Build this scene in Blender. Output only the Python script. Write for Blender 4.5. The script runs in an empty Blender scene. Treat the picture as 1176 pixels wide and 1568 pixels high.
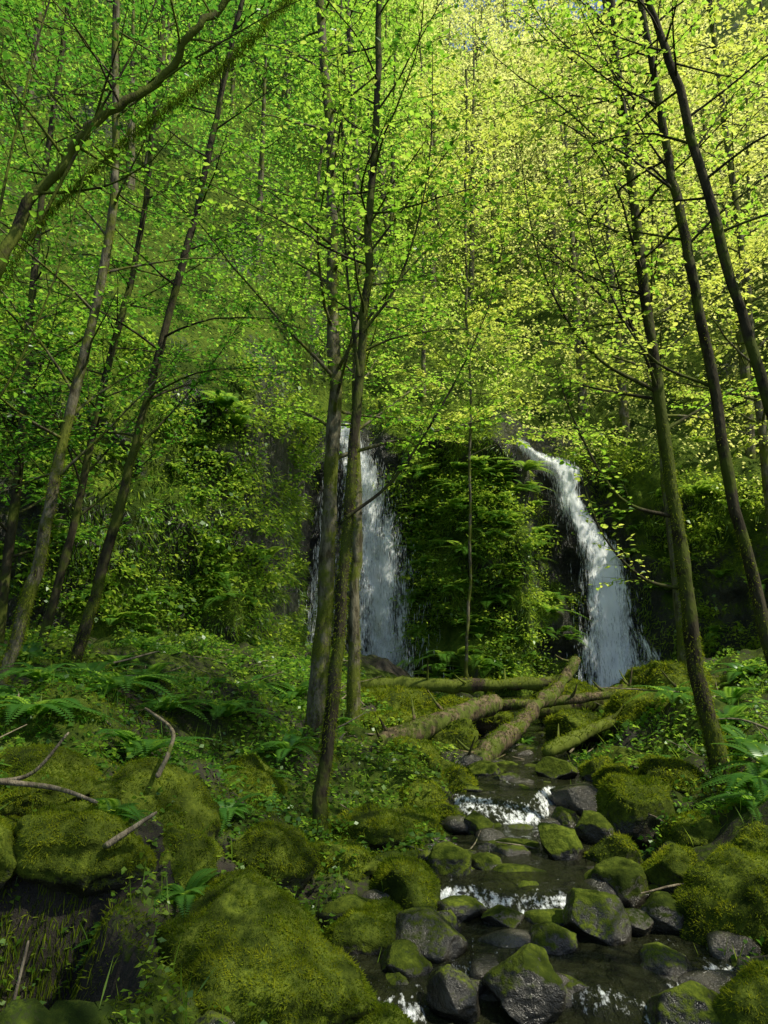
import bpy, math, numpy as np
from mathutils import Vector
rng=np.random.default_rng(7)
U=rng.uniform
# ------------------------------------------------------------------ noise
def _h(i,j,k):
    n=(i*374761393+j*668265263+k*1274126177)&0xffffffff
    n=((n^(n>>13))*1274126177)&0xffffffff
    return ((n^(n>>16))&0xffff)/65535.0
def vn(x,y,z):
    x=np.asarray(x,float)+500;y=np.asarray(y,float)+500;z=np.asarray(z,float)+500
    x,y,z=np.broadcast_arrays(x,y,z)
    i=np.floor(x).astype(np.int64);j=np.floor(y).astype(np.int64);k=np.floor(z).astype(np.int64)
    f=x-i;g=y-j;h=z-k
    f=f*f*(3-2*f);g=g*g*(3-2*g);h=h*h*(3-2*h)
    def l(a,b,t):return a+(b-a)*t
    return l(l(l(_h(i,j,k),_h(i+1,j,k),f),l(_h(i,j+1,k),_h(i+1,j+1,k),f),g),
             l(l(_h(i,j,k+1),_h(i+1,j,k+1),f),l(_h(i,j+1,k+1),_h(i+1,j+1,k+1),f),g),h)*2-1
def fbm(x,y,z,o=4):
    s=0;a=1.;t=0
    for q in range(o):
        s=s+a*vn(np.asarray(x)*2**q+q*17.3,np.asarray(y)*2**q+q*5.1,np.asarray(z)*2**q+q*9.7);t+=a;a*=.5
    return s/t
def sst(t):
    t=np.clip(t,0,1);return t*t*(3-2*t)
def nrm(a):
    return a/np.maximum(np.linalg.norm(a,axis=-1,keepdims=True),1e-9)
# ------------------------------------------------------------------ mesh helpers
def mk(name,V,F,mat,attrs=None,fattrs=None,smooth=True,parent=None):
    V=np.ascontiguousarray(V,dtype=np.float32);F=np.ascontiguousarray(F,dtype=np.int32)
    me=bpy.data.meshes.new(name)
    k=F.shape[1]
    me.vertices.add(len(V));me.vertices.foreach_set('co',V.ravel())
    me.loops.add(F.size);me.loops.foreach_set('vertex_index',F.ravel())
    me.polygons.add(len(F));me.polygons.foreach_set('loop_start',np.arange(len(F),dtype=np.int32)*k)
    try: me.polygons.foreach_set('loop_total',np.full(len(F),k,dtype=np.int32))
    except Exception: pass
    me.update(calc_edges=True)
    if smooth: me.polygons.foreach_set('use_smooth',np.ones(len(F),dtype=bool))
    for d,dom in ((attrs,'POINT'),(fattrs,'FACE')):
        if d:
            for n,a in d.items():
                at=me.attributes.new(n,'FLOAT',dom);at.data.foreach_set('value',np.ascontiguousarray(a,dtype=np.float32))
    if mat: me.materials.append(mat)
    ob=bpy.data.objects.new(name,me);bpy.context.scene.collection.objects.link(ob)
    if parent: ob.parent=parent
    return ob
def empty(name):
    e=bpy.data.objects.new(name,None);bpy.context.scene.collection.objects.link(e);return e
def catmull(P,n=8):
    P=np.array(P,float);Q=np.vstack([2*P[0]-P[1],P,2*P[-1]-P[-2]]);out=[]
    for i in range(1,len(Q)-2):
        t=np.linspace(0,1,n,endpoint=False)[:,None]
        a,b,c,d=Q[i-1],Q[i],Q[i+1],Q[i+2]
        out.append(.5*((2*b)+(c-a)*t+(2*a-5*b+4*c-d)*t*t+(-a+3*b-3*c+d)*t**3))
    out.append(Q[-2][None]);return np.vstack(out)
class MB:
    def __init__(s): s.V=[];s.F=[];s.n=0
    def add(s,V,F): s.V.append(V);s.F.append(F+s.n);s.n+=len(V)
    def tube(s,P,R,k=6,rough=0.,closed=False):
        P=np.asarray(P,float);R=np.broadcast_to(np.asarray(R,float),(len(P),)).copy()
        if closed:
            P=np.vstack([P[:1],P,P[-1:]]);R=np.concatenate([[1e-3],R,[1e-3]])
        T=nrm(np.gradient(P,axis=0)) if not closed else nrm(np.vstack([P[2]-P[1],P[2]-P[1],np.gradient(P[1:-1],axis=0)[1:],P[-2:-1]-P[-3:-2]]))
        ref=np.zeros(3);ref[np.argmin(np.abs(T.mean(0)))]=1
        A=nrm(np.cross(T,ref));B=np.cross(T,A)
        th=np.arange(k)/k*2*np.pi
        ring=(A[:,None]*np.cos(th)[None,:,None]+B[:,None]*np.sin(th)[None,:,None])
        V=P[:,None]+ring*R[:,None,None]
        if rough:
            q=V*6
            V=V+ring*(fbm(q[...,0],q[...,1],q[...,2]*.6,3)*rough)[...,None]*np.minimum(R,1)[:,None,None]
        n=len(P);i=np.arange(n-1)[:,None]*k;j=np.arange(k)[None];j2=(j+1)%k
        F=np.stack([i+j,i+j2,i+k+j2,i+k+j],-1).reshape(-1,4)
        s.add(V.reshape(-1,3),F)
    def build(s,name,mat,**kw):
        return mk(name,np.vstack(s.V),np.vstack(s.F),mat,**kw)
class LB: # leaf accumulator
    def __init__(s): s.a=[]
    def add(s,P,D,N,L,W,r):
        n=len(P);b=lambda v:np.broadcast_to(np.asarray(v,float),(n,))
        D=np.broadcast_to(D,(n,3));N=np.broadcast_to(N,(n,3))
        s.a.append(np.column_stack([P,D,N,b(L),b(W),b(r)]))
    def build(s,name,mat,detail=2,parent=None,fold=.12,droop=.12):
        A=np.vstack(s.a);P=A[:,0:3];D=nrm(A[:,3:6]);N=A[:,6:9];L=A[:,9:10];W=A[:,10:11];r=A[:,11]
        S=nrm(np.cross(N,D));Un=np.cross(D,S)
        n=len(P)
        if detail==2:
            v=np.stack([P,P+D*L*.28+S*W*.5+Un*W*fold,P+D*L*.68+S*W*.4+Un*(W*fold-L*droop*.4),P+D*L-Un*L*droop,
                        P+D*L*.68-S*W*.4+Un*(W*fold-L*droop*.4),P+D*L*.28-S*W*.5+Un*W*fold],1).reshape(-1,3)
            b=np.arange(n)[:,None]*6
            F=np.stack([b+[0,1,2,3],b+[0,3,4,5]],1).reshape(-1,4)
            rr=np.repeat(r,2)
        else:
            v=np.stack([P,P+D*L*.4+S*W*.5+Un*W*fold,P+D*L-Un*L*droop,P+D*L*.4-S*W*.5+Un*W*fold],1).reshape(-1,3)
            F=np.arange(4*n).reshape(-1,4);rr=r
        return mk(name,v,F,mat,fattrs={'rnd':np.clip(rr,0,1)},smooth=False,parent=parent)
def rdir(n,zs=1.):
    v=rng.normal(size=(n,3));v[:,2]*=zs;return nrm(v)
def upish(n,j=.4):
    v=rng.normal(size=(n,3))*j;v[:,2]+=1;return nrm(v)
# ------------------------------------------------------------------ materials
def newmat(name):
    m=bpy.data.materials.new(name);m.use_nodes=True;nt=m.node_tree
    for n in list(nt.nodes):nt.nodes.remove(n)
    return m,nt,nt.nodes,nt.links
def ramp(N,stops,interp='LINEAR'):
    r=N.new('ShaderNodeValToRGB');r.color_ramp.interpolation=interp
    e=r.color_ramp.elements
    while len(e)<len(stops): e.new(.5)
    for i,(p,c) in enumerate(stops):
        e[i].position=p;e[i].color=(*c,1) if len(c)==3 else c
    return r
def leafmat(name,stops,tstops,tf=.5,gl=.06,rough=.35):
    m,nt,N,L=newmat(name)
    at=N.new('ShaderNodeAttribute');at.attribute_name='rnd'
    r1=ramp(N,stops);r2=ramp(N,tstops)
    L.new(at.outputs['Fac'],r1.inputs[0]);L.new(at.outputs['Fac'],r2.inputs[0])
    d=N.new('ShaderNodeBsdfDiffuse');t=N.new('ShaderNodeBsdfTranslucent')
    L.new(r1.outputs[0],d.inputs[0]);L.new(r2.outputs[0],t.inputs[0])
    a=N.new('ShaderNodeMixShader');a.inputs[0].default_value=tf
    L.new(d.outputs[0],a.inputs[1]);L.new(t.outputs[0],a.inputs[2])
    last=a
    if gl>0:
        g=N.new('ShaderNodeBsdfGlossy');g.inputs['Roughness'].default_value=rough;g.inputs['Color'].default_value=(.8,.9,.8,1)
        b=N.new('ShaderNodeMixShader');b.inputs[0].default_value=gl
        L.new(a.outputs[0],b.inputs[1]);L.new(g.outputs[0],b.inputs[2]);last=b
    o=N.new('ShaderNodeOutputMaterial');L.new(last.outputs[0],o.inputs[0]);return m
M_leaf=leafmat('alder_leaf',[(0,(.025,.08,.015)),(.5,(.06,.15,.015)),(1,(.14,.22,.02))],
    [(0,(.13,.38,.03)),(.5,(.46,.80,.06)),(1,(.92,.98,.18))],.62,.04)
M_bg=leafmat('forest_leaf',[(0,(.025,.085,.02)),(.5,(.08,.17,.02)),(1,(.28,.34,.07))],
    [(0,(.13,.42,.05)),(.5,(.54,.84,.08)),(1,(.97,.99,.32))],.64,0)  # top stops lifted so far foliage carries a painted sunlit glow
M_herb=leafmat('herb_leaf',[(0,(.03,.09,.012)),(.5,(.09,.19,.018)),(1,(.18,.26,.03))],
    [(0,(.18,.46,.04)),(1,(.72,.9,.09))],.48,.03)
M_fern=leafmat('fern_frond',[(0,(.03,.11,.02)),(1,(.10,.22,.03))],[(0,(.18,.52,.06)),(1,(.6,.85,.09))],.45,.04)
M_fuzz=leafmat('moss_fuzz',[(0,(.03,.055,.006)),(.6,(.11,.155,.012)),(1,(.22,.25,.02))],
    [(0,(.18,.30,.01)),(1,(.7,.74,.04))],.38,.0)
def noise(N,L,vec,scale,det=4,rough=.6,mapscale=None):
    n=N.new('ShaderNodeTexNoise');n.inputs['Scale'].default_value=scale;n.inputs['Detail'].default_value=det
    n.inputs['Roughness'].default_value=rough
    if mapscale:
        mp=N.new('ShaderNodeMapping');mp.inputs['Scale'].default_value=mapscale
        L.new(vec,mp.inputs[0]);L.new(mp.outputs[0],n.inputs['Vector'])
    else: L.new(vec,n.inputs['Vector'])
    return n
def math_(N,L,op,a,b=None,clamp=False):
    m=N.new('ShaderNodeMath');m.operation=op;m.use_clamp=clamp
    for i,x in enumerate((a,b)):
        if x is None: continue
        if isinstance(x,(int,float)): m.inputs[i].default_value=x
        else: L.new(x,m.inputs[i])
    return m.outputs[0]
def mixc(N,L,f,a,b):
    m=N.new('ShaderNodeMix');m.data_type='RGBA'
    L.new(f,m.inputs[0])
    for i,x in ((6,a),(7,b)):
        if isinstance(x,tuple): m.inputs[i].default_value=(*x,1)
        else: L.new(x,m.inputs[i])
    return m.outputs[2]
def earthmat(name,rockA,rockB,mossA,mossB,bump=.6,scale=1.,normal_w=1.2,rrough=.6,streak=False):
    m,nt,N,L=newmat(name)
    tc=N.new('ShaderNodeTexCoord');v=tc.outputs['Object']
    geo=N.new('ShaderNodeNewGeometry');sp=N.new('ShaderNodeSeparateXYZ');L.new(geo.outputs['Normal'],sp.inputs[0])
    n1=noise(N,L,v,3*scale,3,.65);n2=noise(N,L,v,28*scale,4,.75)
    nr=noise(N,L,v,9*scale,4,.7,(1,1,.22)) if streak else n1
    rr0=ramp(N,[(.36,(0,0,0)),(.66,(1,1,1))]);L.new(nr.outputs[0],rr0.inputs[0])
    rc=mixc(N,L,rr0.outputs[0],rockA,rockB)
    r2=ramp(N,[(.35,(0,0,0)),(.65,(1,1,1))]);L.new(n2.outputs[0],r2.inputs[0])
    r3=ramp(N,[(.4,(0,0,0)),(.65,(1,1,1))]);L.new(n1.outputs[0],r3.inputs[0])
    mc0=mixc(N,L,r2.outputs[0],mossA,mossB)
    mc=mixc(N,L,r3.outputs[0],mc0,tuple(c*.45 for c in mossA))
    at=N.new('ShaderNodeAttribute');at.attribute_name='moss'
    f=math_(N,L,'MULTIPLY',sp.outputs[2],normal_w)
    f=math_(N,L,'ADD',f,at.outputs['Fac'])
    nn=math_(N,L,'MULTIPLY',n2.outputs[0],1.4)
    f=math_(N,L,'ADD',f,nn)
    f=math_(N,L,'SUBTRACT',f,1.15);f=math_(N,L,'MULTIPLY',f,3.5,True)
    col=mixc(N,L,f,rc,mc)
    p=N.new('ShaderNodeBsdfPrincipled');L.new(col,p.inputs['Base Color'])
    rr=math_(N,L,'MULTIPLY',f,.95-rrough);rr=math_(N,L,'ADD',rr,rrough);L.new(rr,p.inputs['Roughness'])
    sp_=math_(N,L,'MULTIPLY',f,-.4);sp_=math_(N,L,'ADD',sp_,.5);L.new(sp_,p.inputs['Specular IOR Level'])
    b=N.new('ShaderNodeBump');b.inputs['Strength'].default_value=bump;b.inputs['Distance'].default_value=.05/scale
    h=math_(N,L,'ADD',n2.outputs[0],nr.outputs[0]) if streak else n2.outputs[0]
    L.new(h,b.inputs['Height']);L.new(b.outputs[0],p.inputs['Normal'])
    o=N.new('ShaderNodeOutputMaterial');L.new(p.outputs[0],o.inputs[0]);return m
M_rock=earthmat('mossy_rock',(.018,.017,.013),(.08,.072,.055),(.045,.07,.008),(.14,.175,.018),rrough=.2,normal_w=.8)
M_ground=earthmat('forest_floor',(.010,.008,.005),(.03,.022,.012),(.03,.055,.008),(.09,.125,.014),normal_w=.9,rrough=.85)
M_cliff=earthmat('mossy_cliff',(.012,.014,.012),(.06,.058,.043),(.06,.115,.014),(.17,.23,.025),scale=.35,normal_w=.6,bump=1.,rrough=.35,streak=True)
def barkmat(name,a,b,moss,mossamt,sc=1.):
    m,nt,N,L=newmat(name)
    tc=N.new('ShaderNodeTexCoord');v=tc.outputs['Object']
    n1=noise(N,L,v,9*sc,4,.7,(1,1,.35));n2=noise(N,L,v,2.2*sc,5,.7)
    r1=ramp(N,[(.38,a),(.62,b)]);L.new(n1.outputs[0],r1.inputs[0])
    r2=ramp(N,[(mossamt-.05,(0,0,0)),(mossamt+.05,(1,1,1))]);L.new(n2.outputs[0],r2.inputs[0])
    mm=mixc(N,L,n1.outputs[0],tuple(c*.4 for c in moss),tuple(c*1.3 for c in moss))
    c=mixc(N,L,r2.outputs[0],r1.outputs[0],mm)
    p=N.new('ShaderNodeBsdfPrincipled');L.new(c,p.inputs['Base Color']);p.inputs['Roughness'].default_value=.85
    p.inputs['Specular IOR Level'].default_value=.15
    bp=N.new('ShaderNodeBump');bp.inputs['Strength'].default_value=.9;bp.inputs['Distance'].default_value=.03
    L.new(n1.outputs[0],bp.inputs['Height']);L.new(bp.outputs[0],p.inputs['Normal'])
    o=N.new('ShaderNodeOutputMaterial');L.new(p.outputs[0],o.inputs[0]);return m
M_bark=barkmat('alder_bark',(.045,.038,.02),(.20,.18,.12),(.12,.14,.02),.50,1.3)
M_barkd=barkmat('dark_bark',(.022,.018,.01),(.065,.056,.032),(.08,.10,.015),.52)
M_barkm=barkmat('mossy_bark',(.025,.02,.014),(.08,.06,.035),(.12,.15,.02),.44)
M_log=barkmat('log_bark',(.035,.026,.014),(.19,.145,.08),(.10,.13,.02),.50,2.2)
M_stick=barkmat('stick_bark',(.10,.08,.055),(.26,.22,.15),(.08,.10,.02),.58,2.)
def fallmat():
    m,nt,N,L=newmat('falling_water')
    a=N.new('ShaderNodeAttribute');a.attribute_name='fu'
    b=N.new('ShaderNodeAttribute');b.attribute_name='fv'
    c=N.new('ShaderNodeCombineXYZ');L.new(a.outputs['Fac'],c.inputs[0]);L.new(b.outputs['Fac'],c.inputs[1])
    n1=noise(N,L,c.outputs[0],1,3,.7,(8,1.0,1));n2=noise(N,L,c.outputs[0],1,4,.7,(34,4.5,1))
    s=math_(N,L,'MULTIPLY',n2.outputs[0],1.5);s=math_(N,L,'ADD',s,n1.outputs[0])
    d=N.new('ShaderNodeAttribute');d.attribute_name='dens'
    s=math_(N,L,'ADD',s,d.outputs['Fac']);s=math_(N,L,'SUBTRACT',s,1.5);s=math_(N,L,'MULTIPLY',s,3.2,True)
    df=N.new('ShaderNodeBsdfDiffuse');df.inputs[0].default_value=(.93,.95,.97,1)
    tl=N.new('ShaderNodeBsdfTranslucent');tl.inputs[0].default_value=(.93,.95,.97,1)
    mx=N.new('ShaderNodeMixShader');mx.inputs[0].default_value=.3;L.new(df.outputs[0],mx.inputs[1]);L.new(tl.outputs[0],mx.inputs[2])
    tr=N.new('ShaderNodeBsdfTransparent');m2=N.new('ShaderNodeMixShader')
    L.new(s,m2.inputs[0]);L.new(tr.outputs[0],m2.inputs[1]);L.new(mx.outputs[0],m2.inputs[2])
    o=N.new('ShaderNodeOutputMaterial');L.new(m2.outputs[0],o.inputs[0]);return m
M_fall=fallmat()
M_drop=leafmat('water_drops',[(0,(.6,.65,.7)),(1,(.9,.93,.95))],[(0,(.6,.65,.7)),(1,(.9,.93,.95))],.4,0)
def creekmat():
    m,nt,N,L=newmat('creek_water')
    tc=N.new('ShaderNodeTexCoord');v=tc.outputs['Object']
    n1=noise(N,L,v,9,2,.6,(1,.6,1));n2=noise(N,L,v,24,4,.75,(1,.4,1))
    f=N.new('ShaderNodeAttribute');f.attribute_name='foam'
    s=math_(N,L,'MULTIPLY',n2.outputs[0],3.2);s=math_(N,L,'ADD',s,f.outputs['Fac']);s=math_(N,L,'SUBTRACT',s,2.2);s=math_(N,L,'MULTIPLY',s,1.5,True)
    p=N.new('ShaderNodeBsdfPrincipled');p.inputs['Roughness'].default_value=.05;p.inputs['IOR'].default_value=1.33
    p.inputs['Base Color'].default_value=(.018,.02,.009,1)
    q=N.new('ShaderNodeBsdfDiffuse');q.inputs[0].default_value=(.8,.83,.83,1)
    b=N.new('ShaderNodeBump');b.inputs['Strength'].default_value=1.;b.inputs['Distance'].default_value=.09
    h=math_(N,L,'MULTIPLY',n2.outputs[0],.5);h=math_(N,L,'ADD',h,n1.outputs[0])
    L.new(h,b.inputs['Height']);L.new(b.outputs[0],p.inputs['Normal'])
    mx=N.new('ShaderNodeMixShader');L.new(s,mx.inputs[0]);L.new(p.outputs[0],mx.inputs[1]);L.new(q.outputs[0],mx.inputs[2])
    o=N.new('ShaderNodeOutputMaterial');L.new(mx.outputs[0],o.inputs[0]);return m
M_creek=creekmat()
# ------------------------------------------------------------------ terrain functions
def cx(y): return np.interp(y,[0,3,4,5,6,7,8,10,12,16,20],[.5,.62,.75,.95,1.1,1.3,1.45,1.6,2,3,4])
def wd(y): return np.interp(y,[0,4,5,6,8,12,16],[1.1,1.0,.8,.5,.45,.6,1.2])
def zc(y): return np.interp(y,[0,4.1,4.35,5.2,5.45,7.3,7.7,10,20],[-.16,-.14,-.06,-.04,.06,.10,.26,.3,.4])
def gh(x,y):
    x=np.asarray(x,float);y=np.asarray(y,float)
    dl=cx(y)-wd(y)-x;dr=x-cx(y)-wd(y)
    w=np.interp(y,[4.8,6.5],[1.2,3.2])
    z=zc(y)-.10+.8*sst((dl-.3)/w)+.1*np.clip(dl-1.3,0,25)+.1*sst(dl/.4)
    z=z+.42*sst(dr/1.3)+.24*np.clip(dr-1,0,14)
    z=z-.95*sst((4.05+.5*vn(x*1.5,y*0,0*x)-y)/.5)*sst((-x-1.15+.25*vn(y*2,x*0,0*x))/.35)*sst((y+1)/2)
    am=sst((np.maximum(dl,dr)+.3)/1.2)
    z=z+am*(.34*fbm(x*1.1,y*1.1,0*x,2)+.16*fbm(x*3.4,y*3.4,0*x+3,3))+.03*fbm(x*7,y*7,0*x+7,2)
    return z
def yc(x): return np.interp(x,[-60,-25,-14,-8,-5.7,-4,-2.9,-2.4,-2.1,-.5,1,2,3.6,4.3,6.5,7.5,9,12,20,60],
    [-40,-2,6,10,11.8,13.5,14.6,16,19.5,20.2,20,19.0,18.9,19.8,20.2,19,17.5,14.5,9,-20])
def ysm(x): return np.interp(x,[-60,-25,-14,-8,-4,0,2,5,8,12,20,60],[-40,-2,6,11,14.5,18.5,19.4,19.6,18.3,14.5,9,-20])
def Hc(x): return np.interp(x,[-20,-8,-2.5,-1.5,.5,2,4,5,6.5,9,14],[8,7,7.2,7.9,7.6,7.3,7.0,6.5,6.8,5,4.5])
def slope(x): return np.interp(x,[-25,-5,0,5,15],[1.15,1.12,1.18,1.15,1.0])
def wet(x,z):
    lx=np.interp(z,[0,4,8],[-.6,-.7,-1.1]);rx=np.interp(z,[0,3.5,4.8,6.2,7],[6.2,6.0,5.5,5.1,4.0])
    dx=x-lx;wl=np.interp(z,[5,7.5],[1.6,.9])
    return np.maximum(np.exp(-(dx/np.where(dx<0,wl,np.minimum(wl,1.15)))**2),np.exp(-((x-rx)/.95)**2))
def cliff(x,z):
    x=np.asarray(x,float);z=np.asarray(z,float)
    w=wet(x,z)
    y=yc(x)+.13*z+(1-.6*w)*(.9*fbm(x*.35,z*.5,x*0+1,3)+.7*fbm(x*1.3,z*.9,x*0+4,3))+.2*fbm(x*4,z*3,x*0+9,3)
    return y
def hill(x,d):
    x=np.asarray(x,float);d=np.asarray(d,float)
    s=sst(d/6);y0=cliff(x,Hc(x))*(1-s)+(ysm(x)+.8)*s
    z=Hc(x)+slope(x)*d+.9*sst(d/4)*fbm(x*.3,d*.3,x*0+2,4)
    return np.stack([x,y0+d,z],-1)
def axis(a,b,st,far):
    lo=a-np.geomspace(.3,far,16)[::-1];hi=b+np.geomspace(.3,far,16)
    return np.concatenate([lo,np.arange(a,b,st),hi])
gx=axis(-8,9,.06,300);gy=axis(1.5,21,.06,300)
X,Y=np.meshgrid(gx,gy)
Z=gh(X,Y);nx_=len(gx);ny_=len(gy)
i=np.arange(ny_-1)[:,None]*nx_;j=np.arange(nx_-1)[None]
F=np.stack([i+j,i+j+1,i+nx_+j+1,i+nx_+j],-1).reshape(-1,4)
dcr=np.abs(X-cx(Y))-wd(Y)
gm=np.where(dcr>0,-.1,-1.2)+.6*fbm(X*1.2,Y*1.2,X*0,3)
mk('ground',np.stack([X,Y,Z],-1).reshape(-1,3),F,M_ground,attrs={'moss':gm.ravel()})
hx=np.concatenate([np.linspace(-60,-13,40)[:-1],np.arange(-13,13,.09),np.linspace(13,60,40)])
tz=np.linspace(0,1,95);dd=np.concatenate([np.linspace(.15,12,50),np.linspace(13,70,34)])
rows=[]
for t in tz:
    zz=-1+(Hc(hx)+1)*t;rows.append(np.stack([hx,cliff(hx,zz),zz],-1))
for d in dd: rows.append(hill(hx,np.full_like(hx,d)))
A=np.array(rows);n2=len(hx);n1=len(rows)
i=np.arange(n1-1)[:,None]*n2;j=np.arange(n2-1)[None]
HF=np.stack([i+j,i+j+1,i+n2+j+1,i+n2+j],-1).reshape(-1,4);HV=A.reshape(-1,3)
ms=.65-1.5*wet(A[...,0],A[...,2])*(A[...,2]<8.2)+.8*fbm(A[...,0]*.7,A[...,1]*.6,A[...,2]*.4,3)
mk('cliff_and_hillside',HV,HF,M_cliff,attrs={'moss':ms.ravel()})
def sampleH(n,cond):
    c=HV[HF].mean(1);a=HV[HF[:,0]];b=HV[HF[:,1]];d=HV[HF[:,3]]
    nn=np.cross(b-a,d-a);ar=np.linalg.norm(nn,axis=1);nn=nn/ar[:,None]
    w=ar*cond(c);idx=rng.choice(len(HF),n,p=w/w.sum())
    return a[idx]+(b[idx]-a[idx])*rng.random((n,1))+(d[idx]-a[idx])*rng.random((n,1)),nn[idx]
# ------------------------------------------------------------------ rocks
import bmesh
def ico(s):
    bm=bmesh.new();bmesh.ops.create_icosphere(bm,subdivisions=s,radius=1)
    a=np.array([v.co[:] for v in bm.verts]);f=np.array([[v.index for v in g.verts] for g in bm.faces]);bm.free();return a,f
ICO,ICF=ico(6);ICO4,ICF4=ico(5);ICO3,ICF3=ico(3)
def rockV(c,s,seed,base=ICO,cuts=12,soft=.12,lump=0.):
    r=np.random.default_rng(seed);P=base.copy()
    for k in range(cuts):
        n=r.normal(size=3);n/=np.linalg.norm(n);d=r.uniform(.56,.9)
        q=P@n-d;P=P-np.outer(np.where(q>0,q*(1-soft),0),n)
    P=P*(1+.18*fbm(P[:,0]*1.3+seed,P[:,1]*1.3,P[:,2]*1.3,3)+.05*fbm(P[:,0]*6+seed,P[:,1]*6,P[:,2]*6,3)+lump*fbm(P[:,0]*3.5+seed,P[:,1]*3.5,P[:,2]*3.5,3))[:,None]
    a=r.uniform(0,6.28)
    P=P*np.array(s)*1.12
    ca,sa=math.cos(a),math.sin(a)
    if abs(s[0]-s[1])<.3*s[0]:
        P=np.stack([P[:,0]*ca-P[:,1]*sa,P[:,0]*sa+P[:,1]*ca,P[:,2]],-1)
    return P+np.array(c)
fuzz=LB()
def sample(V,Fc,n,nzmin=-1.):
    a=V[Fc[:,0]];b=V[Fc[:,1]];c=V[Fc[:,2]]
    nn=np.cross(b-a,c-a);ar=np.linalg.norm(nn,axis=1)+1e-12;nn=nn/ar[:,None]
    w=ar*(nn[:,2]>nzmin)
    idx=rng.choice(len(Fc),n,p=w/w.sum())
    u=rng.random((n,1));v=rng.random((n,1));m=(u+v)>1;u=np.where(m,1-u,u);v=np.where(m,1-v,v)
    return a[idx]+(b[idx]-a[idx])*u+(c[idx]-a[idx])*v,nn[idx]
def addfuzz(P,Nn,l=.02,w=.005,tone=.5,grav=.5):
    n=len(P)
    k=fbm(P[:,0]*4,P[:,1]*4,P[:,2]*4,3);k2=fbm(P[:,0]*14,P[:,1]*14,P[:,2]*14,2)
    ln=l*U(.5,1.5,n)*(1+.9*k2)
    D=Nn+rng.normal(size=(n,3))*.55;D[:,2]-=grav*.6
    fuzz.add(P-Nn*.003,D,rdir(n),ln,w*U(.7,1.4,n),tone+k*.7+k2*.4+U(-.15,.15,n))
rocks=[ # x,y,z,  sx,sy,sz, moss
 (-.70,4.15,.02,.55,.55,.40,1.2),(-.12,3.95,-.2,.22,.25,.15,.9),(.20,4.75,-.03,.25,.23,.14,-.1),(.72,4.15,-.02,.22,.20,.15,.1),
 (1.27,4.9,.0,.20,.20,.23,.15),(.36,4.1,-.06,.13,.14,.12,-.2),(2.08,6.6,.28,.38,.34,.33,.85),(1.38,6.2,.12,.18,.20,.18,.5),
 (2.4,6.1,.16,.26,.26,.22,1),(2.25,4.95,.02,.46,.42,.34,1.15),(1.62,5.5,.03,.2,.2,.18,.5),(2.0,5.5,.1,.2,.2,.18,.9),
 (.25,8.5,.32,.42,.36,.32,1),(2.75,9,.35,.45,.35,.19,.3),(1.95,7.6,.2,.29,.26,.2,-.4),(.45,5.8,.04,.22,.22,.18,.5),
 (.97,5.45,.0,.12,.12,.11,.0),(1.45,3.95,-.12,.24,.2,.16,.1),(1.85,3.9,-.05,.26,.26,.2,.6),(-.1,6.4,.15,.32,.28,.22,1),
 (.25,6.6,.12,.26,.23,.2,1),(-.35,5.6,.12,.34,.28,.2,1),(.1,5.4,.05,.28,.24,.18,.9),(.55,7.0,.14,.2,.18,.15,.7),
 (-.75,5.3,.22,.30,.28,.24,1.1),(.75,7.8,.25,.24,.22,.18,.7),(1.1,8.6,.3,.18,.18,.13,.5),(3.1,5.6,.35,.4,.35,.3,1),
 (.5,5.2,-.02,.14,.14,.1,.0),(1.0,4.75,-.05,.14,.13,.11,.1),(1.55,4.5,-.09,.17,.14,.1,-.1),(.05,4.3,-.13,.13,.13,.1,.0),
 (3.4,10,.7,.5,.45,.35,1),(2.6,10.5,.5,.4,.35,.3,1),(.9,9.8,.4,.35,.3,.3,1),(-1.2,6.6,.4,.4,.35,.3,1.1),(4.3,11,.9,.6,.5,.5,1),
 (.2,10.5,.5,.6,.5,.3,1),(1.2,12,.5,.7,.6,.35,1),(3.2,13,.6,.7,.6,.4,1),(0,13,.6,.8,.6,.4,1),(5,13.5,.8,.8,.7,.5,1),
 (1.0,7.2,.06,.15,.13,.1,-.1),(1.65,7.1,.1,.14,.14,.12,.2),(.85,6.3,.03,.14,.13,.1,.0),(1.3,8.2,.25,.15,.13,.1,.0),(2.7,7.4,.4,.3,.3,.25,1),
 (-1.55,5.2,.55,.42,.38,.32,1.2),(-1.3,4.7,.3,.30,.3,.34,1.2),(-2.3,5.0,.75,.45,.4,.25,1.2),(-2.05,3.7,-.05,.26,.26,.5,1.2),(-1.75,4.45,.5,.42,.28,.26,1.2),(-2.3,4.3,.55,.35,.28,.28,1.2),
 (1.75,6.0,.1,.18,.18,.15,.8),(1.75,5.0,.0,.15,.14,.13,.2),(.75,5.9,.03,.14,.13,.11,.3),(.8,6.8,.1,.18,.15,.13,.5),(1.75,6.5,.14,.16,.15,.15,.4),
 (.3,7.4,.18,.25,.25,.2,1),(2.3,7.6,.3,.25,.22,.2,.8),(1.9,8.4,.33,.24,.2,.16,.4),(2.3,8.3,.35,.2,.2,.15,.7),(.7,8.4,.3,.2,.18,.13,.7),
 (.35,5.0,-.04,.13,.13,.11,.1),(.0,4.85,.0,.17,.17,.14,.9),(.2,5.1,.0,.14,.12,.11,.6),(.75,5.1,-.04,.15,.13,.09,.1),(2.6,5.4,.2,.3,.25,.22,1.1),(1.55,4.95,-.02,.12,.12,.1,.0),
 (.1,4.5,-.08,.16,.15,.12,.1),(1.0,4.3,-.12,.12,.12,.09,-.1),(-.15,4.75,.0,.2,.2,.16,.9),(2.3,4.1,.05,.3,.28,.25,1.1)]
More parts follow.
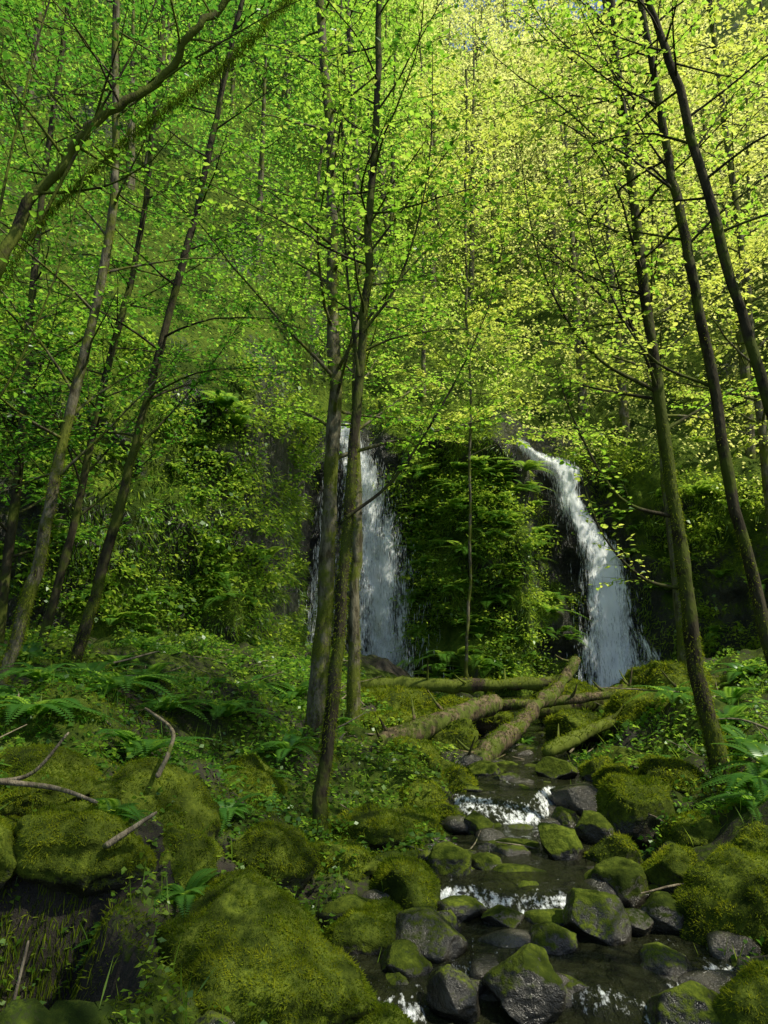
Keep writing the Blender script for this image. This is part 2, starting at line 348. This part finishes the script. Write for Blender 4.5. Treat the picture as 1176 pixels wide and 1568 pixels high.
for q,(x,y,z,a,b,c,mo) in enumerate(rocks):
    big=mo>.95;B_,F_=(ICO,ICF) if q==0 else (ICO4,ICF4)
    V=rockV((x,y,z),(a,b,c),100+q,base=B_,soft=.3 if big else .06,lump=.16 if big else 0.)
    mk('mossy_boulder' if mo>.25 else 'creek_rock',V,F_,M_rock,attrs={'moss':np.full(len(V),mo-.15)+1.0*np.clip((V[:,2]-z)/c+.1,-1,0.2)})
    if mo>.5:
        n=int(22000*a*b/(.4*.4)*min(1,(4.5/y)**2)*min(mo,1))
        P,Nn=sample(V,F_,n,-.2 if big else .3);s=max(1,y/5)
        k=U(0,1,n)<.6+1.1*fbm(P[:,0]*6,P[:,1]*6,P[:,2]*6,2);P=P[k];Nn=Nn[k]
        addfuzz(P,Nn,.02*s,.005*s,.48)
S=MB();NS=1200
for q in range(NS):
    y=3.0+9*rng.random()**1.3;x=cx(y)+float(np.clip(rng.normal()*.8,-1.35,1.35))*wd(y)-.05
    s=U(.025,.09)*(1+.8*(rng.random()<.15))
    V=rockV((x,y,float(gh(x,y))+s*.4),(s*U(.9,1.7),s,s*U(.45,.8)),900+q,ICO3,9,.06)
    S.add(V,ICF3)
S.build('creek_stones',M_rock,attrs={'moss':np.repeat(U(-1.0,.45,NS),len(ICO3))})
# ------------------------------------------------------------------ creek
u=np.linspace(-1,1,90);yy=np.arange(1.0,19.5,.04)
Yw=np.repeat(yy[:,None],90,1);Xw=cx(Yw)+u[None]*(wd(Yw)+.25)
Ys=Yw+.55*fbm(Xw*2.3,Yw*.3,Xw*0+8,2)
Zw=zc(Ys)+.016*fbm(Xw*5,Yw*3,Xw*0,3)
gr=(zc(Ys+.03)-zc(Ys-.03))/.06
fo=np.clip(gr/.4,0,1)*(.65+.7*fbm(Xw*3,Yw*3,Xw*0+1,2))
fo=fo*1.1*np.where(Yw<4.8,.8,1)+.3*np.clip(fbm(Xw*2.2,Yw*1.5,Xw*0+5,3)+.1,0,1)
n2=90;n1=len(yy);i=np.arange(n1-1)[:,None]*n2;j=np.arange(n2-1)[None]
F=np.stack([i+j,i+j+1,i+n2+j+1,i+n2+j],-1).reshape(-1,4)
mk('creek_water',np.stack([Xw,Yw,Zw],-1).reshape(-1,3),F,M_creek,attrs={'foam':fo.ravel()})
# ------------------------------------------------------------------ waterfalls
def fall(name,path,wid,layers,dens0,ndrop):
    path=np.array(path,float);par=empty(name)
    tt=np.linspace(0,1,120);k=np.linspace(0,1,len(path))
    zz=np.interp(tt,k,path[:,1]);xx=np.interp(tt,k,path[:,0]);ww=np.interp(tt,k,wid)
    for l in range(layers):
        uu=np.linspace(-1,1,40)
        Xf=xx[:,None]+uu[None]*ww[:,None]*.5*(1+.15*l)
        Zf=np.repeat(zz[:,None],40,1)
        base=cliff(Xf,Zf)
        fr=np.minimum.accumulate(base,axis=0)
        Yf=.5*base+.5*fr-.14-.09*l-.08*fbm(Xf*3,Zf*.5,Xf*0+l,2)
        de=dens0-.5*np.abs(uu)[None]**1.8+.6*fbm(Xf*2.6,Zf*.6,Xf*0+l*5,3)
        n2=40;n1=120;i=np.arange(n1-1)[:,None]*n2;j=np.arange(n2-1)[None]
        F=np.stack([i+j,i+j+1,i+n2+j+1,i+n2+j],-1).reshape(-1,4)
        mk('water_sheet_%d'%(l+1),np.stack([Xf,Yf,Zf],-1).reshape(-1,3),F,M_fall,attrs={'fu':(Xf+l*7).ravel(),'fv':(Zf+l*3).ravel(),'dens':de.ravel()},parent=par)
    B=LB();t=rng.random(ndrop);z=np.interp(t,k,path[:,1]);x=np.interp(t,k,path[:,0])+rng.normal(size=ndrop)*.3*np.interp(t,k,wid)
    y=cliff(x,z)-.25-U(0,.25,ndrop)
    D=np.stack([rng.normal(size=ndrop)*.05,rng.normal(size=ndrop)*.05,-np.ones(ndrop)],-1)
    B.add(np.stack([x,y,z],-1),D,rdir(ndrop),U(.05,.3,ndrop),U(.006,.018,ndrop),U(0,1,ndrop))
    B.build('water_strands',M_drop,1,parent=par)
fall('waterfall',[(3.75,7.2),(4.1,7.0),(4.7,6.75),(5.1,6.4),(5.1,5.9),(5.2,5.3),(5.75,4.7),(6.0,4.0),(6.0,3.4),(6.05,1.8),(6.1,.2)],[.3,.5,.75,.7,.55,.6,.8,1.0,1.1,1.45,1.7],3,.6,4000)
fall('waterfall',[(-1.1,8.0),(-.65,6.6),(-.45,5.2),(-.25,3.8),(-.1,2),(-.05,.2)],[.5,1.0,1.3,1.7,1.9,2.2],3,.36,5000)
fall('waterfall',[(-1.5,7.0),(-1.6,5),(-1.75,3),(-1.8,.2)],[.25,.4,.6,.8],2,.28,1200)
# ------------------------------------------------------------------ trees
def grow(name,pts,r0,r1,start,nb,bl,ls,seed,bark=M_bark,leaf=M_leaf,tone=.5,extra=(),lf=1.,sag=.0,azc=None,wob=.35,det=2,fz=0):
    r=np.random.default_rng(seed);par=empty(name)
    T=catmull(pts,8);n=len(T);w=MB();lb=LB()
    T[:,0]+=.03*np.cumsum(r.normal(size=n))*wob
    T[:,1]+=.03*np.cumsum(r.normal(size=n))*wob
    R=r0+(r1-r0)*np.linspace(0,1,n)**.8
    R[:3]*=np.array([1.5,1.2,1.05])
    w.tube(T,R,12,.22)
    if fz:
        t=r.random(fz)**1.5*.6*(n-1.01);i0=t.astype(int);f=(t-i0)[:,None]
        c=T[i0]*(1-f)+T[i0+1]*f;a=r.uniform(0,6.28,fz);o=np.stack([np.cos(a),np.sin(a),0*a],-1)
        k=fbm(c[:,0]*2+o[:,0]*.5,c[:,1]*2+o[:,1]*.5,c[:,2]*1.6,3)+.25*(1-t/(.35*n))>.06
        c=c[k];o=o[k];Rr=R[i0][k];m=len(c)
        D=o*.7+r.normal(size=(m,3))*.3;D[:,2]-=.6
        fuzz.add(c+o*Rr[:,None]*.98,D,rdir(m),r.uniform(.015,.04,m),.006,r.uniform(.2,.8,m))
    brs=[]
    for k in range(nb):
        t=start+(1-start)*(k+r.random())/nb;f=t*(n-1);i0=min(int(f),n-2);p=T[i0]+(T[i0+1]-T[i0])*(f-i0)
        az=k*2.4+r.uniform(-.5,.5)
        if azc is not None and r.random()<.6: az=azc+r.normal()*.6
        el=r.uniform(.1,.95);L=bl*(1-.45*(t-start)/(1-start))*r.uniform(.5,1.2)
        m=9;s=np.linspace(0,1,m);e=el+(r.uniform(-.7,.3)-sag)*s;a=az+r.uniform(-.5,.5)*s+.12*np.cumsum(r.normal(size=m))
        st=np.stack([np.cos(a)*np.cos(e),np.sin(a)*np.cos(e),np.sin(e)],-1)*L/(m-1)
        P=p+np.vstack([np.zeros(3),np.cumsum(st,0)[:-1]])
        brs.append((P,max(.008,R[i0]*.36)))
    for e in extra: brs.append((catmull(e,6),max(.012,r0*.3)))
    for P,rb in brs:
        m=len(P);w.tube(P,rb+(.003-rb)*np.linspace(0,1,m)**.7,5)
        seg=np.linalg.norm(np.diff(P,axis=0),axis=1).sum();nt_=int(seg/.13)
        btone=r.uniform(-.22,.22)
        for q in range(nt_):
            s=.18+.82*(q+r.random())/nt_;f=s*(m-1);i0=min(int(f),m-2);p=P[i0]+(P[i0+1]-P[i0])*(f-i0)
            d=nrm((P[i0+1]-P[i0])[None])[0];sd=np.array([-d[1],d[0],0]);sd/=np.linalg.norm(sd)+1e-6
            sg=1 if q%2 else -1
            dr=d*r.uniform(.3,1)+sd*sg*r.uniform(.5,1.1)+np.array([0,0,r.uniform(-.15,.35)]);dr/=np.linalg.norm(dr)
            l=min(.9,.42*seg*(1.15-s))*r.uniform(.5,1.2)+.08
            ss=np.linspace(0,1,4)[:,None];Q=p+dr*l*ss+np.array([0,0,-.10*l])*ss**2
            w.tube(Q,[.004,.003,.002,.001],3)
            nl=int(l/.05*lf)+2
            c=r.random(nl);pos=Q[0]+(Q[-1]-Q[0])*c[:,None]+r.normal(size=(nl,3))*.012
            sp=np.array([-dr[1],dr[0],0])*np.where(r.random(nl)<.5,1,-1)[:,None]
            D=dr*r.uniform(.2,.9,(nl,1))+sp*r.uniform(.4,1,(nl,1))+np.stack([0*c,0*c,r.uniform(-.5,.1,nl)],-1)
            Nn=r.normal(size=(nl,3))*.35;Nn[:,2]+=1
            Ls=ls*r.uniform(.5,1.25,nl)
            lb.add(pos,D,Nn,Ls,Ls*r.uniform(.5,.75,nl),tone+btone+r.uniform(-.22,.22,nl))
    w.build('trunk_and_branches',bark,parent=par)
    lb.build('leaves',leaf,det,parent=par)
    return par
grow('added_shade_tree',[(-.8,8,.1),(-.70,8,1.5),(-.62,8,3),(-.56,8,4.8),(-.62,8,7),(-.8,8,9.7),(-.9,8,13)],.11,.04,.4,34,2.4,.064,1,tone=.42,fz=7000)
grow('added_shade_tree',[(-.52,6.2,.0),(-.42,6.2,1.3),(-.31,6.2,2.7),(-.18,6.2,4.6),(-.1,6.2,6),(-.05,6.2,7.9),(0,6.2,10.5)],.062,.022,.46,28,2.0,.058,2,M_barkd,tone=.42,fz=5000,
  extra=([(-.31,6.2,2.75),(.1,6.2,3.1),(.58,6.2,3.87),(.95,6.2,4.7),(1.1,6.1,5.4)],[(-.2,6.2,4.4),(.15,6.1,4.9),(.4,6.0,5.9),(.45,5.9,7.2)],[(-.22,6.2,4.0),(-.35,6.3,5.2),(-.4,6.3,6.5),(-.5,6.3,8)]))
grow('added_shade_tree',[(-.42,10,.3),(-.36,10,2.5),(-.36,10,5),(-.4,10.1,8),(-.6,10.2,12)],.09,.04,.45,26,2.4,.072,3,tone=.4,fz=4000)
grow('added_shade_tree',[(-3.45,8,.8),(-3.05,8,2.4),(-2.73,8,4.1),(-2.22,8,6.7),(-1.81,8,9.15),(-1.5,8,11)],.07,.025,.35,26,2.2,.058,4,M_barkd,tone=.08,fz=4000)  # left trees: low tones paint the canopy shade into leaf colour
grow('added_shade_tree',[(-3.6,7,1.0),(-3.3,7,2.2),(-3.12,7,3.5),(-2.78,7,5.9),(-2.85,7,8.6),(-2.9,7,11)],.07,.03,.35,26,2.2,.053,5,M_bark,tone=.06,fz=5000)
grow('added_shade_tree',[(-4.2,9,1),(-3.9,9,3),(-3.6,9.1,5.5),(-3.3,9.2,8),(-3.2,9.2,12)],.06,.03,.25,34,2.6,.068,6,M_barkd,tone=.06)
grow('added_shade_tree',[(-5.2,10,1),(-5.0,10,4),(-5.0,10,8),(-4.8,10,13)],.08,.03,.2,40,2.8,.078,17,M_barkd,tone=.06)
lean=[(-3.7,5,.9),(-3.2,5,3.0),(-2.68,5,4.5),(-2.2,5,5.15),(-1.77,5,5.6),(-1.25,5,6.05),(-.8,5,6.6),(-.3,5.1,7.3)]
grow('leaning_mossy_tree',lean,.055,.022,.35,18,1.6,.05,7,M_barkm,tone=.06,wob=.8,
  extra=([(-2.6,5,4.6),(-2.2,4.9,5.4),(-1.75,4.8,6.3),(-1.6,4.8,7.2)],[(-2.9,5,4.0),(-2.75,4.9,5.2),(-2.5,4.8,6.5),(-2.2,4.8,7.4)],[(-3.3,5,2.8),(-2.7,4.9,3.3),(-2.3,4.8,4.2),(-2.1,4.8,5.3)]),lf=.45)
grow('added_shade_tree',[(3.2,7.2,.3),(3.0,7.2,1.8),(2.87,7.2,3.2),(2.73,7.2,5.65),(2.65,7.2,8.0),(2.6,7.2,11)],.092,.03,.45,30,2.3,.06,8,M_barkd,tone=.65,azc=3.0,fz=5000,
  extra=([(2.95,7.2,2.9),(2.3,7.1,3.1),(1.85,7,3.9),(1.65,7,4.7)],[(2.8,7.2,4.2),(2.1,7.1,4.6),(1.6,7,5.5),(1.4,6.9,6.8)],[(3,7.2,2.2),(2.5,7.1,2.3),(2.1,7,2.7),(1.9,7,3.3)]))
grow('added_shade_tree',[(3.55,6.5,.5),(3.23,6.5,2.3),(2.92,6.5,4.74),(2.7,6.5,6.5),(2.6,6.5,7.75),(2.4,6.5,10.5)],.065,.025,.45,28,2.2,.056,9,M_barkd,tone=.65,azc=3.0,fz=3000,
  extra=([(3.05,6.5,4.0),(2.4,6.4,4.3),(1.95,6.3,5.2),(1.8,6.2,6.3)],))
grow('added_shade_tree',[(3.5,5.5,.5),(3.25,5.5,2.3),(2.86,5.5,4.27),(2.53,5.5,6.2),(2.32,5.5,7.16),(2.1,5.5,10)],.055,.022,.45,24,2.0,.056,10,M_barkd,tone=.68)
grow('added_shade_tree',[(5.2,13,.9),(5.1,13,4),(4.9,13,8),(4.6,13,13),(4.5,13,16)],.12,.05,.36,46,3.4,.095,11,M_bark,tone=.9,det=1)  # back right trees: high tones paint sun glow into leaf colour
grow('added_shade_tree',[(7.8,14.5,1.5),(7.7,14.5,6),(7.6,14.6,11),(7.4,14.6,17)],.12,.05,.3,42,3.6,.10,14,M_bark,tone=.95,det=1)
grow('added_shade_tree',[(1.95,17.6,.6),(1.95,17.6,4),(2.0,17.6,9),(1.9,17.6,17)],.04,.03,.5,44,3.8,.12,13,M_bark,tone=.8,det=1,wob=1.2)
grow('added_shade_tree',[(5.0,3.2,1),(4.9,3.1,4),(4.8,3.0,7),(4.6,3.0,10)],.10,.03,.4,26,2.6,.08,21,M_barkd,tone=.5,det=1,lf=.5)  # unseen tree, added out of frame so its crown shades the foreground
grow('added_shade_tree',[(4.4,.9,.8),(4.3,.9,4),(4.1,1.0,7),(4.0,1.0,10)],.10,.03,.4,28,2.8,.08,23,M_barkd,tone=.5,det=1,lf=.55)  # another unseen tree added to cast shade on the foreground
lt=catmull(lean,40);idx=rng.integers(40,len(lt)-30,7000);P=lt[idx]+rng.normal(size=(7000,3))*.022
fuzz.add(P,np.stack([rng.normal(size=7000)*.4,rng.normal(size=7000)*.4,-np.ones(7000)],-1),rdir(7000),U(.02,.07,7000),.005,U(.0,.5,7000))
# ------------------------------------------------------------------ background forest
bgl=LB();bgw=MB()
def clumps(lb,C,R,n,size,tone,flat=.35,jn=.45):
    m=len(C);R=np.broadcast_to(R,(m,));size=np.broadcast_to(size,(m,));tone=np.broadcast_to(tone,(m,))
    c=np.repeat(C,n,0);o=rng.normal(size=(m*n,3))*.5;o[:,2]*=flat
    P=c+o*np.repeat(R,n)[:,None]
    D=rdir(m*n,.4);D[:,2]-=.25
    s=np.repeat(size,n)*U(.6,1.3,m*n)
    lb.add(P,D,upish(m*n,jn),s,s*U(.5,.8,m*n),np.repeat(tone,n)+U(-.22,.22,m*n))
def btone(x): return np.interp(x,[-12,-3,1,4,9],[.1,.22,.58,.92,1.08])  # sunlit right and shaded left painted into foliage tone by x
C=[];Ct=[];Cr=[];Cs=[]
for k in range(180):
    x=U(-16,18);d=(rng.random()**1.1)*34+.3
    if k>=115: x=U(-3,11);d=U(4,24)
    big=k>=152
    if big: x=U(-2,16);d=U(26,46)
    if -2.2<x<1.2 and d<3: continue
    p=hill(x,d);h=U(6,11)*(1.1 if x>2 else 1)*(1.6 if big else 1)
    lean_=rng.normal(size=2)*.05
    tp=np.array([[p[0]+lean_[0]*h*s,p[1]+lean_[1]*h*s,p[2]-.3+h*s] for s in np.linspace(0,1,6)])
    bgw.tube(tp,np.linspace(U(.08,.16),.03,6),7,.15)
    for q in range(24):
        s=U(.3,1.0);a=U(0,6.28);rr=(1.15-s)*h*.28*U(.3,1.2)+.3
        c=p+np.array([lean_[0]*h*s+math.cos(a)*rr,lean_[1]*h*s+math.sin(a)*rr,h*s])
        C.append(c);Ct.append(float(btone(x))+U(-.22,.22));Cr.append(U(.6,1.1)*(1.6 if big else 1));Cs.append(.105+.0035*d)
        bgw.tube(np.array([p+np.array([lean_[0]*h*s,lean_[1]*h*s,h*s-rr*.3]),c]),[.02,.006],3)
clumps(bgl,np.array(C),np.array(Cr),38,np.array(Cs),np.array(Ct))
C,Cn=sampleH(2700,lambda c:((c[:,2]>Hc(c[:,0])-.3)&(c[:,0]>-15)&(c[:,0]<18)&(c[:,1]<66)&~((c[:,0]>-2.0)&(c[:,0]<.3)&(c[:,2]<8.6)))*np.clip(1.6-(c[:,1]-18)/25,.35,1.6))
C=C+np.array([0,-.15,.1])+np.array([0,0,1])*U(.05,.7,(len(C),1));x=C[:,0]
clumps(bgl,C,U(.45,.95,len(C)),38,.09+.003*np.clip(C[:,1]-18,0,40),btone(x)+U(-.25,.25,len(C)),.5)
bf=empty('background_forest')
bgw.build('trunks',M_bark,parent=bf);bgl.build('foliage',M_bg,1,parent=bf)
# ------------------------------------------------------------------ cliff vegetation
cl=LB()
cc=lambda c:(c[:,2]>.6)&(c[:,2]<Hc(c[:,0])+.8)&(c[:,0]>-9.5)&(c[:,0]<11)&(wet(c[:,0],c[:,2])<.35)&(fbm(c[:,0]*.9,c[:,1]*.5,c[:,2]*.7,3)>-.05)
C,Cn=sampleH(1600,cc);Cn=np.where((Cn[:,1:2]>0),-Cn,Cn)
C=C+Cn*U(.02,.35,(len(C),1));x=C[:,0]
tn=np.clip(.62+.03*x,.2,1.)+U(-.3,.3,len(x))  # cliff plant tone rises with x, painting in the brighter sunlit right
clumps(cl,C,U(.2,.55,len(x)),34,np.where(rng.random(len(x))<.5,.06,.11),tn,.5)
cc2=lambda c:(c[:,2]>.6)&(c[:,2]<Hc(c[:,0])+.8)&(c[:,0]>-9.5)&(c[:,0]<11)&(wet(c[:,0],c[:,2])<.6)&(fbm(c[:,0]*.9,c[:,1]*.5,c[:,2]*.7,3)>-.3)
P,Nn=sampleH(44000,cc2);Nn=np.where((Nn[:,1:2]>0),-Nn,Nn);x=P[:,0];k=fbm(x*.8,P[:,2]*.8,x*0,3)>-.2;P=P[k];Nn=Nn[k];x=x[k];n=len(x)
D=Nn*U(.3,1,(n,1))+rng.normal(size=(n,3))*.3;D[:,2]-=U(-.2,1.8,n)
cl.add(P,D,rdir(n),U(.08,.28,n),U(.012,.035,n),.65+.03*x+U(-.3,.3,n))
cl.build('cliff_vegetation',M_herb,1)
# ------------------------------------------------------------------ ferns
def fern(lb,p,L,nf,seed,out=None,tone=.5):
    r=np.random.default_rng(seed)
    for k in range(nf):
        az=k/nf*6.28+r.uniform(-.3,.3);e0=r.uniform(.5,1.25);Lf=L*r.uniform(.7,1.15)
        if out is not None: az=out+r.uniform(-1.3,1.3)
        m=22;t=np.linspace(.06,1,m);hd=np.array([math.cos(az),math.sin(az),0])
        dr=r.uniform(.5,.85)
        Q=p+hd*(t*math.cos(e0)+.25*t*t)[:,None]*Lf+np.array([0,0,1.])*(t*math.sin(e0)-dr*t*t)[:,None]*Lf
        T=nrm(np.gradient(Q,axis=0));S=np.array([-hd[1],hd[0],0.]);Nn=np.cross(T,S)*-1
        ln=Lf*.19*np.sin(np.pi*(t*.80+.17))**.8
        for sg in (-1,1):
            lb.add(Q,S*sg*.95+T*.35+np.array([0,0,-.15]),Nn,ln,ln*.28+.004,tone+r.uniform(-.25,.25)+r.uniform(-.1,.1,m))
        lb.add(Q[:-1],np.diff(Q,axis=0),S,np.linalg.norm(np.diff(Q,axis=0),axis=1)*1.1,.008,tone)
fl=[(-1.9,6.0,.6),(-1.1,6.6,.5),(-2.4,6.8,.6),(-1.6,7.6,.6),(-2.9,7.4,.6),(-.9,7.2,.45),(-2.0,8.6,.6),(-3.2,9,.6),(-2.2,5.2,.45),(-2.7,5.9,.6),
    (3.3,6.6,.6),(3.6,7.6,.6),(3.0,6.2,.5),(3.9,8.6,.6),(2.9,7.9,.5),(4.4,9.6,.6),(3.5,9.2,.6),(2.8,5.9,.45),(.4,11,.4),(1.9,10.8,.45),(-1.6,4.6,.35),(-1.2,10.5,.5),(-2.4,11,.6),(5.2,11,.6),(4.0,12.5,.6),(-.2,12,.5),
    (-1.1,4.4,.3),(-2.6,4.6,.45),(-1.15,5.7,.4),(-2.5,8,.55),(-3.4,6.6,.55),(-3.9,8.2,.6),(-.6,9.6,.45),(-1.7,9.8,.5),(-3.3,10.3,.6),
    (-1.45,4.2,.26),(-2.1,7.4,.5),(-.9,8.4,.4),(-3.0,6.6,.5)]
fp=LB()
for q,(x,y,L) in enumerate(fl): fern(fp,np.array([x,y,float(gh(x,y))+.02]),L,14,q,tone=.45)
for q in range(170):
    x=U(-8,9);z=U(.5,7)
    if q>=130: x=U(.9,4.6)
    if wet(x,z)>.35: continue
    fern(fp,np.array([x,float(cliff(x,z)),z]),U(.45,.9),9,500+q,out=-1.57,tone=.8+.02*x)
fern(fp,np.array([2.5,float(cliff(2.5,2.2))-.2,2.1]),.9,16,77,tone=.95)
fp.build('sword_ferns',M_fern,1)
# ------------------------------------------------------------------ ground cover
gc=LB();n=110000;y=2.6+rng.random(n)**1.2*13;x=U(-6,7,n)
k=(np.abs(x-cx(y))-wd(y)>.1)&(fbm(x*1.1,y*1.1,x*0+11,3)>-.15)&~((x<-1.1)&(y<3.9))
x=x[k];y=y[k];n=len(x);h=rng.random(n)*.2*(.3+.7*(fbm(x*2,y*2,x*0+2,2)>0))
P=np.stack([x,y,gh(x,y)+h],-1);s=np.interp(y,[3,12],[.03,.065])*U(.6,1.5,n)
gc.add(P,rdir(n,.4),upish(n,.5),s,s*U(.5,.9,n),.42+.5*fbm(x*.9,y*.9,x*0,2)+U(-.25,.25,n))
n=6000;y=3+rng.random(n)*12;x=U(-5,6,n);k=(np.abs(x-cx(y))-wd(y)>.0)&(fbm(x*.8,y*.8,x*0+21,2)>.05);x=x[k];y=y[k];n=len(x)
D=upish(n,.35);gc.add(np.stack([x,y,gh(x,y)],-1),D,rdir(n),U(.08,.25,n),.008,.6+U(-.3,.3,n))
gc.build('ground_cover_plants',M_herb,1)
n=140000;y=2.7+rng.random(n)**1.3*7;x=U(-3.6,3.8,n)
k=(np.abs(x-cx(y))-wd(y)>-.05)&(fbm(x*1.3,y*1.3,x*0+31,3)>-.12)&~((x<-1.1)&(y<3.75));x=x[k];y=y[k]
e=.02;Nn=nrm(np.stack([-(gh(x+e,y)-gh(x-e,y))/(2*e),-(gh(x,y+e)-gh(x,y-e))/(2*e),np.ones(len(x))],-1))
addfuzz(np.stack([x,y,gh(x,y)],-1),Nn,.032,.006,.42)
n=9000;x=U(-2.4,-1.05,n);y=4.15+.25*vn(x*3,x*0,x*0)+rng.normal(size=n)*.12
D=np.stack([rng.normal(size=n)*.3,-.4+rng.normal(size=n)*.3,-np.ones(n)],-1)
fuzz.add(np.stack([x,y,gh(x,y)],-1),D,rdir(n),U(.03,.12,n),.007,U(.1,.7,n))
# ------------------------------------------------------------------ logs and sticks
def log(name,pts,r0,r1,mat,k=16,rough=.25,stubs=0,seed=0,fz=0,cov=.0):
    r=np.random.default_rng(seed);b=MB();P=catmull(pts,14);m=len(P);R=np.linspace(r0,r1,m)
    if k>8:
        P[:,1:]+=np.cumsum(r.normal(size=(m,2)),0)*r0*.04;R=R*(1+.07*np.convolve(r.normal(size=m),np.ones(5)/5,'same')*2)
    R=R.copy();R[0]*=.6;R[-1]*=.55
    b.tube(P,R,k,rough,closed=True)
    if fz:
        V=np.vstack(b.V);F_=np.vstack(b.F)[:,:3];Q,Nn=sample(V,F_,fz,-2)
        ax=P[np.argmin(((Q[:,None]-P[None])**2).sum(-1),1)];Nn=nrm(Q-ax)
        kk=(Nn[:,2]>cov+1.1*fbm(Q[:,0]*3,Q[:,1]*3,Q[:,2]*3,2));Q=Q[kk];Nn=Nn[kk]
        addfuzz(Q,Nn,.035,.009,.4)
    for q in range(stubs):
        i=r.integers(3,m-3);d=r.normal(size=3);d[2]=abs(d[2]);d/=np.linalg.norm(d);l=r.uniform(.15,.5)
        b.tube(np.array([P[i],P[i]+d*(R[i]+l*.5),P[i]+d*(R[i]+l)+[0,0,.04]]),[.03,.018,.006],6,.2)
    b.build(name,mat)
log('fallen_log',[(-.85,8.8,.34),(.0,9.2,.52),(.8,9.9,.72),(1.6,10.6,.9)],.11,.15,M_log,20,.35,4,1,3500,.5)
log('broken_leaning_log',[(.75,8.9,.10),(1.35,9.4,.46),(2.1,10.4,.84),(2.6,11.1,1.12),(2.95,11.5,1.5)],.14,.06,M_log,20,.8,7,2,3500,.45)
log('fallen_log',[(2.3,12,.66),(3.6,12,.8),(5,12.1,.95),(6.6,12.3,1.2),(8.2,12.6,1.6)],.16,.2,M_barkm,18,.6,5,3,7000,.1)
log('fallen_log',[(-.8,13.5,.9),(1.2,13.3,.95),(3.4,13.4,1.0)],.13,.11,M_barkm,18,.6,3,4,4000,.35)
log('fallen_log',[(1.9,9.1,.42),(2.8,9.8,.66),(3.9,10.5,.94),(5.4,11.2,1.35)],.09,.06,M_barkm,16,.5,4,5,4500,.2)
log('fallen_log',[(1.0,11.2,.7),(2.2,11.0,.82),(4.2,11.3,1.0)],.08,.06,M_log,16,.6,4,6,3500,.4)
fuzz.build('moss_tufts',M_fuzz,1)
log('fallen_branch',[(-2.6,8.2,1.08),(-1.9,8.3,.98),(-1.1,8.5,.72),(-.8,8.6,.6)],.03,.02,M_stick,8)
log('fallen_branch',[(-1.45,4.95,.85),(-1.42,5.1,1.0),(-1.5,5.4,1.1),(-1.85,5.9,1.2)],.018,.01,M_stick,8)
log('fallen_branch',[(-2.3,4.5,.9),(-2.05,4.5,.95),(-1.85,4.5,1.18)],.013,.008,M_stick,8)
log('fallen_branch',[(-2.3,4.45,.92),(-1.9,4.45,.88),(-1.6,4.35,.82)],.016,.012,M_stick,8)
log('fallen_branch',[(-1.5,4.2,.62),(-1.25,4.3,.78)],.018,.01,M_stick,8)
log('fallen_branch',[(-1.6,3.3,-.25),(-1.57,3.4,.1),(-1.55,3.5,.42)],.010,.007,M_stick,8)
log('fallen_branch',[(-4.2,8.5,1.4),(-3.2,8.5,1.45),(-2.6,8.7,1.6)],.02,.01,M_stick,8)
sb=MB();r=np.random.default_rng(5)
for q in range(90):
    x=r.uniform(-3.5,5);y=r.uniform(4.5,13)
    if abs(x-cx(y))<wd(y)*.6: continue
    a=r.uniform(0,3.14);L=r.uniform(.3,1.1);z=float(gh(x,y))+.05
    P=np.array([[x,y,z],[x+.5*L*math.cos(a),y+.5*L*math.sin(a),z+r.uniform(.02,.12)],[x+L*math.cos(a+.2),y+L*math.sin(a+.2),z+r.uniform(.0,.25)]])
    sb.tube(catmull(P,4),np.linspace(r.uniform(.006,.018),.004,9),6,.3)
sb.build('scattered_twigs',M_stick)
# ------------------------------------------------------------------ light, camera
az=math.radians(112);el=math.radians(54)
sd=Vector((math.sin(az)*math.cos(el),math.cos(az)*math.cos(el),math.sin(el)))
sl=bpy.data.lights.new('sun','SUN');sl.energy=5;sl.angle=math.radians(.5);sl.color=(1,.95,.76)
so=bpy.data.objects.new('sun',sl);bpy.context.scene.collection.objects.link(so)
so.rotation_euler=sd.to_track_quat('Z','Y').to_euler()
w=bpy.data.worlds.new('World');bpy.context.scene.world=w;w.use_nodes=True
nt=w.node_tree;bg=nt.nodes['Background'];sk=nt.nodes.new('ShaderNodeTexSky');sk.sky_type='NISHITA';sk.sun_disc=False
sk.sun_elevation=el;sk.sun_rotation=az%(2*math.pi);bg.inputs[1].default_value=.15
nt.links.new(sk.outputs[0],bg.inputs[0])
cam=bpy.data.cameras.new('camera');co=bpy.data.objects.new('camera',cam);bpy.context.scene.collection.objects.link(co)
co.location=(0,0,1.7);co.rotation_euler=(math.radians(100),0,0);cam.lens=26;cam.sensor_width=36;cam.clip_end=1500;cam.clip_start=.05
sc=bpy.context.scene;sc.camera=co;sc.view_settings.view_transform='Standard';sc.view_settings.look='None';sc.view_settings.exposure=0
